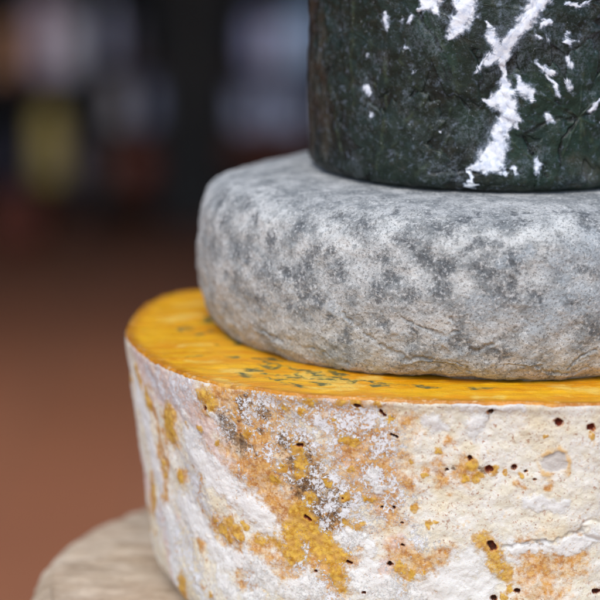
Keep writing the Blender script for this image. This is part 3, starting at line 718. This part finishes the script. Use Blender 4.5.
# =================================================================== plain-mesh helpers (metres)
class MB:
    def __init__(s): s.v = []; s.f = []

    def box(s, c, d, bev=0.0, rz=0.0):
        x, y, z = (k / 2 for k in d)
        if bev <= 0:
            rings = [(1, -z), (1, z)]
            prof = [((x, y), -z), ((x, y), z)]
        else:
            prof = [((x - bev, y - bev), -z), ((x, y), -z + bev), ((x, y), z - bev), ((x - bev, y - bev), z)]
        b0 = len(s.v); cr, sr = math.cos(rz), math.sin(rz)
        for (hx, hy), zz in prof:
            cc = min(bev, hx * .6, hy * .6) if bev else 0
            pts = [(-hx + cc, -hy), (hx - cc, -hy), (hx, -hy + cc), (hx, hy - cc), (hx - cc, hy), (-hx + cc, hy), (-hx, hy - cc), (-hx, -hy + cc)] if cc else [(-hx, -hy), (hx, -hy), (hx, hy), (-hx, hy)]
            for px, py in pts: s.v.append((c[0] + px * cr - py * sr, c[1] + px * sr + py * cr, c[2] + zz))
        n = (len(s.v) - b0) // len(prof)
        for r in range(len(prof) - 1):
            for k in range(n):
                s.f.append((b0 + r * n + k, b0 + r * n + (k + 1) % n, b0 + (r + 1) * n + (k + 1) % n, b0 + (r + 1) * n + k))
        s.f.append(tuple(b0 + k for k in range(n))[::-1]); s.f.append(tuple(b0 + (len(prof) - 1) * n + k for k in range(n)))
        return s

    def lathe(s, c, prof, n=28):
        b0 = len(s.v)
        for r, z in prof:
            for k in range(n):
                a = 2 * math.pi * k / n; s.v.append((c[0] + r * math.cos(a), c[1] + r * math.sin(a), c[2] + z))
        for i in range(len(prof) - 1):
            for k in range(n): s.f.append((b0 + i * n + k, b0 + i * n + (k + 1) % n, b0 + (i + 1) * n + (k + 1) % n, b0 + (i + 1) * n + k))
        s.f.append(tuple(b0 + k for k in range(n))[::-1]); s.f.append(tuple(b0 + (len(prof) - 1) * n + k for k in range(n)))
        return s

    def build(s, name, mat, parent=None, smooth=False):
        me = bpy.data.meshes.new(name); me.from_pydata(s.v, [], s.f); me.update()
        if smooth: me.polygons.foreach_set('use_smooth', [True] * len(me.polygons))
        me.materials.append(mat)
        o = bpy.data.objects.new(name, me); COL.objects.link(o)
        if parent:
            o.parent = parent; o.matrix_parent_inverse = parent.matrix_basis.inverted()
        return o


def simple(name, c1, c2, size=60.0, rough=.7, spec=.3):
    m = NT(name)
    n = m.noise(size, 4, .6)
    return m.out(m.mix(m.ss(n, .35, .65), c1, c2), rough, m.bump(n, 3, .3), spec)


def mempty(name, loc, label, cat, group=None):
    return empty(name, tuple(v / U for v in loc), label, cat, group)


# =================================================================== background
FLOOR_Z = float(CAM[2]) * U - 1.32


def background(zb):
    # tiled terracotta floor
    m = NT('terracotta_floor')
    br = m.n.new('ShaderNodeTexBrick'); br.offset = 0.0
    mp = m.n.new('ShaderNodeVectorMath'); mp.operation = 'SCALE'; mp.inputs['Scale'].default_value = U / 0.30
    m.l.new(m.P, mp.inputs[0]); m.l.new(mp.outputs[0], br.inputs['Vector'])
    br.inputs['Scale'].default_value = 1; br.inputs['Brick Width'].default_value = 1; br.inputs['Row Height'].default_value = 1; br.inputs['Mortar Size'].default_value = .012
    br.inputs['Color1'].default_value = lin((150, 97, 70)); br.inputs['Color2'].default_value = lin((162, 106, 78)); br.inputs['Mortar'].default_value = lin((120, 92, 76))
    n = m.noise(900, 4, .6)
    col = m.mix(m.mul(m.ss(n, .4, .65), .4), br.outputs['Color'], (144, 92, 70))
    m.out(col, .6, None, .3)
    fl = MB(); fl.v = [(-14, -6, FLOOR_Z), (14, -6, FLOOR_Z), (14, 16, FLOOR_Z), (-14, 16, FLOOR_Z)]; fl.f = [(0, 1, 2, 3)]
    tag(fl.build('floor', m.m), kind='structure')

    # display table under the stack
    wood = simple('table_wood', (92, 66, 44), (128, 94, 62), 120)
    cx, cy, zt = 175 * U, -40 * U, zb * U
    t = mempty('display_table', (cx, cy, FLOOR_Z), 'small brown wooden table carrying the stack of cheeses', 'table')
    w, d = .40, .33
    MB().box((cx, cy, zt - .0155), (w, d, .03), .004).build('tabletop', wood, t)
    MB().box((cx, cy, zt - .068), (w - .06, d - .06, .07), .003).build('apron', wood, t)
    for sx in (-1, 1):
        for sy in (-1, 1):
            h = zt - .105 - FLOOR_Z
            MB().lathe((cx + sx * (w / 2 - .045), cy + sy * (d / 2 - .045), FLOOR_Z), [(.014, 0), (.022, h * .5), (.024, h)], 16).build('leg', wood, t, True)

    # dark shop front behind
    Y = 7.0
    dark = simple('dark_plaster', (30, 28, 30), (40, 37, 39), 900, .8)
    b = mempty('shop_building', (0, Y + 1.2, FLOOR_Z), 'dark open fronted shop interior under an added shading cover far behind the stack', 'building')
    MB().box((0, Y + 1.3, FLOOR_Z + 1.35), (14, .2, 2.7)).build('wall', dark, b)
    MB().box((-6.9, Y - 1.26, FLOOR_Z + 1.35), (.2, 4.9, 2.7)).build('wall', dark, b)
    MB().box((6.9, Y - 1.26, FLOOR_Z + 1.35), (.2, 4.9, 2.7)).build('wall', dark, b)
    MB().box((0, Y - 1.2, FLOOR_Z + 2.8), (14.2, 5.6, .19)).build('shade_roof', dark, b)  # cover out of view, added to shade the racks and far floor

    def X(px, y=Y): return float(on_y(px, 150, y / U)[0]) * U
    def Zp(py, y=Y): return float(on_y(150, py, y / U)[2]) * U

    steel = simple('dark_steel', (26, 26, 28), (44, 44, 46), 300, .5)
    brown = simple('dark_shelf_wood', (48, 28, 22), (70, 40, 30), 300, .6)
    # square pillar between the racks
    pl = mempty('pillar', (X(192), Y, FLOOR_Z), 'dark grey square pillar between the two shelf racks', 'pillar')
    pm = simple('pillar_paint', (40, 36, 34), (52, 47, 44), 500, .7)
    hgt = 2.7
    MB().box((X(192), Y, FLOOR_Z + hgt / 2 + .06), (.15, .15, hgt - .12), .01).build('shaft', pm, pl)
    MB().box((X(192), Y, FLOOR_Z + .06), (.19, .19, .12), .01).build('plinth', pm, pl)

    def rack(x0, x1, shelves, label):
        xa, xb = X(x0), X(x1); xm = (xa + xb) / 2
        r = mempty('shelf_rack', (xm, Y + .1, FLOOR_Z), label, 'shelf rack', 'shelf racks behind the stack')
        top = FLOOR_Z + 1.7
        for xx in (xa, xb):
            for yy in (Y - .12, Y + .32):
                MB().box((xx, yy, (FLOOR_Z + top) / 2), (.035, .035, top - FLOOR_Z), .004).build('post', steel, r)
        zs = []
        for py in shelves + [None]:
            z = Zp(py) if py is not None else FLOOR_Z + 1.45
            MB().box((xm, Y + .1, z), (abs(xb - xa) - .04, .48, .03), .004).build('shelf', brown, r); zs.append(z + .0152)
        return zs

    zl = rack(-90, 90, [184, 78], 'dark shelf rack at the far left holding the yellow can')
    zm = rack(98, 168, [190, 128, 66], 'narrow dark shelf rack left of the pillar holding jars and bottles')
    zr = rack(222, 420, [160, 128, 68], 'dark shelf rack right of the pillar holding pale blue cartons')

    def carton(px0, px1, h_px, z, c1, c2, label, group=None, y=Y - .02, name='carton'):
        xa, xb = X(px0, y), X(px1, y); w = xb - xa; h = h_px * (y - CAM[1] * U) / FPX
        mm = simple(name + '_card', c1, c2, 200, .7)
        xm = (xa + xb) / 2
        r = mempty(name, (xm, y, z), label, 'box', group)
        MB().box((xm, y, z + h * .42), (w, .2, h * .84), .008).build('tray', mm, r)
        MB().box((xm, y, z + h * .92), (w + .012, .212, h * .16), .006).build('lid', mm, r)

    zg = FLOOR_Z
    # left rack
    def bottle(px, z, r, h_px, c1, c2, label, group=None, y=Y - .06, name='bottle'):
        mm = simple(name + '_glaze', c1, c2, 150, .4); h = h_px * (y - CAM[1] * U) / FPX; x = X(px, y)
        o = mempty(name, (x, y, z), label, 'bottle' if name == 'bottle' else 'jar', group)
        MB().lathe((x, y, z), [(r * .92, 0), (r, h * .04), (r, h * .55), (r * .9, h * .66), (r * .42, h * .78), (r * .36, h * .92)] if name == 'bottle' else [(r * .9, 0), (r, h * .06), (r, h * .72), (r * .8, h * .82)], 24).build('body', mm, o, True)
        MB().lathe((x, y, z + h * (.9202 if name == 'bottle' else .8202)), [(r * .4, 0), (r * .4, h * .08)] if name == 'bottle' else [(r * .84, 0), (r * .84, h * .14), (r * .8, h * .17)], 24).build('cap', steel if name == 'bottle' else mm, o, True)

    carton(-8, 22, 50, zl[1], (206, 150, 112), (186, 134, 98), 'tan carton on the upper shelf at the far left edge')
    carton(36, 60, 74, zl[1], (236, 206, 212), (220, 192, 200), 'tall pale pink carton on the upper shelf of the left rack')
    carton(63, 85, 62, zl[1], (244, 236, 240), (226, 218, 226), 'white carton on the upper shelf beside the tall pink carton')
    bottle(109, zm[2], .026, 70, (224, 220, 240), (206, 202, 226), 'pale lilac bottle on the upper shelf of the narrow rack')
    bottle(132, zm[2], .02, 50, (120, 110, 118), (100, 92, 100), 'small dull grey bottle on the upper shelf close to the pillar')
    bottle(120, zm[1], .034, 44, (206, 192, 190), (186, 172, 172), 'grey pink jar on the middle shelf of the narrow rack', name='jar')
    bottle(150, zm[1], .028, 46, (164, 166, 190), (146, 148, 170), 'slate blue jar on the middle shelf nearest the pillar', name='jar')
    bottle(78, zl[0], .03, 44, (160, 138, 142), (140, 120, 128), 'dull mauve jar on the lower shelf beside the yellow can', name='jar')
    bottle(14, zl[0], .034, 46, (92, 84, 100), (74, 68, 84), 'dark violet jar on the lower shelf left of the yellow can', name='jar')
    # yellow can
    ym = simple('yellow_tin', (226, 194, 112), (208, 176, 98), 200, .5)
    yy = Y - .05; xm = X(50, yy); z = zl[0]; h = 78 * (yy - CAM[1] * U) / FPX
    can = mempty('oil_can', (xm, yy, z), 'tall yellow can with cap on the lower shelf of the left rack', 'can')
    MB().lathe((xm, yy, z), [(.044, 0), (.048, .008), (.048, h - .05), (.044, h - .035), (.03, h - .02), (.028, h)], 28).build('body', ym, can, True)
    MB().lathe((xm, yy, z + h + .0005), [(.03, 0), (.03, .022), (.026, .026)], 24).build('cap', steel, can, True)
    # terracotta crocks low down
    cm = simple('red_clay', (128, 66, 48), (104, 52, 38), 200, .6)

    def crock(px, z, r, h, label, y=Y - .05):
        x = X(px, y)
        o = mempty('clay_pot', (x, y, z), label, 'pot', 'red clay pots by the shelf racks')
        MB().lathe((x, y, z), [(r * .7, 0), (r * .95, h * .25), (r, h * .55), (r * .85, h * .85), (r * .82, h * .93)], 28).build('body', cm, o, True)
        MB().lathe((x, y, z + h * .9302), [(r * .9, 0), (r * .92, h * .035), (r * .86, h * .07)], 28).build('rim', cm, o, True)

    crock(138, zm[0], .075, .14, 'red brown clay pot on the lower shelf near the pillar')
    crock(16, FLOOR_Z, .085, .17, 'large red clay pot on the floor at the far left', Y - .5)
    bottle(106, zm[0], .024, 36, (150, 120, 106), (130, 102, 90), 'light brown jar on the bottom shelf of the narrow rack', name='jar')
    carton(56, 84, 26, FLOOR_Z, (120, 76, 56), (100, 62, 46), 'brown crate on the floor under the left rack', name='crate', y=Y - .3)
    # right rack
    bottle(254, zr[2], .03, 52, (206, 204, 236), (190, 188, 224), 'pale violet jar on the upper shelf right of the pillar', name='jar')
    carton(266, 288, 46, zr[2], (236, 232, 250), (220, 218, 240), 'off white carton on the upper shelf between the violet jar and the blue carton')
    carton(292, 322, 64, zr[2], (196, 222, 250), (184, 210, 244), 'light blue carton on the upper shelf behind the green cheese')
    carton(236, 256, 38, zr[1], (196, 196, 216), (180, 180, 202), 'grey blue carton on the middle shelf nearest the pillar on its right')
    bottle(268, zr[1], .026, 42, (216, 214, 230), (198, 196, 216), 'whitish jar on the middle shelf of the right rack', name='jar')
    carton(280, 304, 36, zr[1], (206, 210, 230), (190, 194, 220), 'pale grey carton on the middle shelf under the light blue carton')
    carton(226, 320, 20, zr[0], (110, 56, 40), (90, 46, 34), 'low wide red brown crate on the bottom shelf right of the pillar', name='crate')


zb = build_beige()
build_orange()
build_grey()
build_leafy()
background(zb)

# =================================================================== camera, light, world
cam = bpy.data.cameras.new('camera'); co = bpy.data.objects.new('camera', cam); COL.objects.link(co)
co.location = tuple(CAM * U)
fw = Vector(FWD); q = fw.to_track_quat('-Z', 'Y'); co.rotation_mode = 'QUATERNION'
from mathutils import Quaternion
co.rotation_quaternion = Quaternion(fw, -ROLL) @ q
cam.sensor_width = 24; cam.sensor_height = 24; cam.lens = 24 * FPX / 600
cam.clip_start = .02; cam.clip_end = 200
cam.dof.use_dof = True; cam.dof.focus_distance = 2238 * U; cam.dof.aperture_fstop = 4.9; cam.dof.aperture_blades = 0
scene.camera = co

EL, AZ = math.radians(52), math.radians(197)   # compass azimuth of the light, from +y clockwise
w = bpy.data.worlds.new('World'); scene.world = w; w.use_nodes = True
sk = w.node_tree.nodes.new('ShaderNodeTexSky'); sk.sky_type = 'NISHITA'; sk.sun_disc = False
sk.sun_elevation = EL; sk.sun_rotation = AZ; sk.dust_density = 1.0; sk.air_density = 1.0; sk.ozone_density = 1.0
bg = w.node_tree.nodes['Background']; bg.inputs['Strength'].default_value = .12
w.node_tree.links.new(sk.outputs[0], bg.inputs['Color'])
sun = bpy.data.lights.new('sun', 'SUN'); sun.energy = 1.5; sun.angle = math.radians(35); sun.color = (1, .955, .87)
so = bpy.data.objects.new('sun', sun); COL.objects.link(so)
dirv = Vector((math.sin(AZ) * math.cos(EL), math.cos(AZ) * math.cos(EL), math.sin(EL)))
so.rotation_mode = 'QUATERNION'; so.rotation_quaternion = (-dirv).to_track_quat('-Z', 'Y')
so.location = (0, -1, 2)
vs = scene.view_settings
vs.view_transform = 'Standard'; vs.look = 'None'; vs.gamma = 1; vs.exposure = 0.62
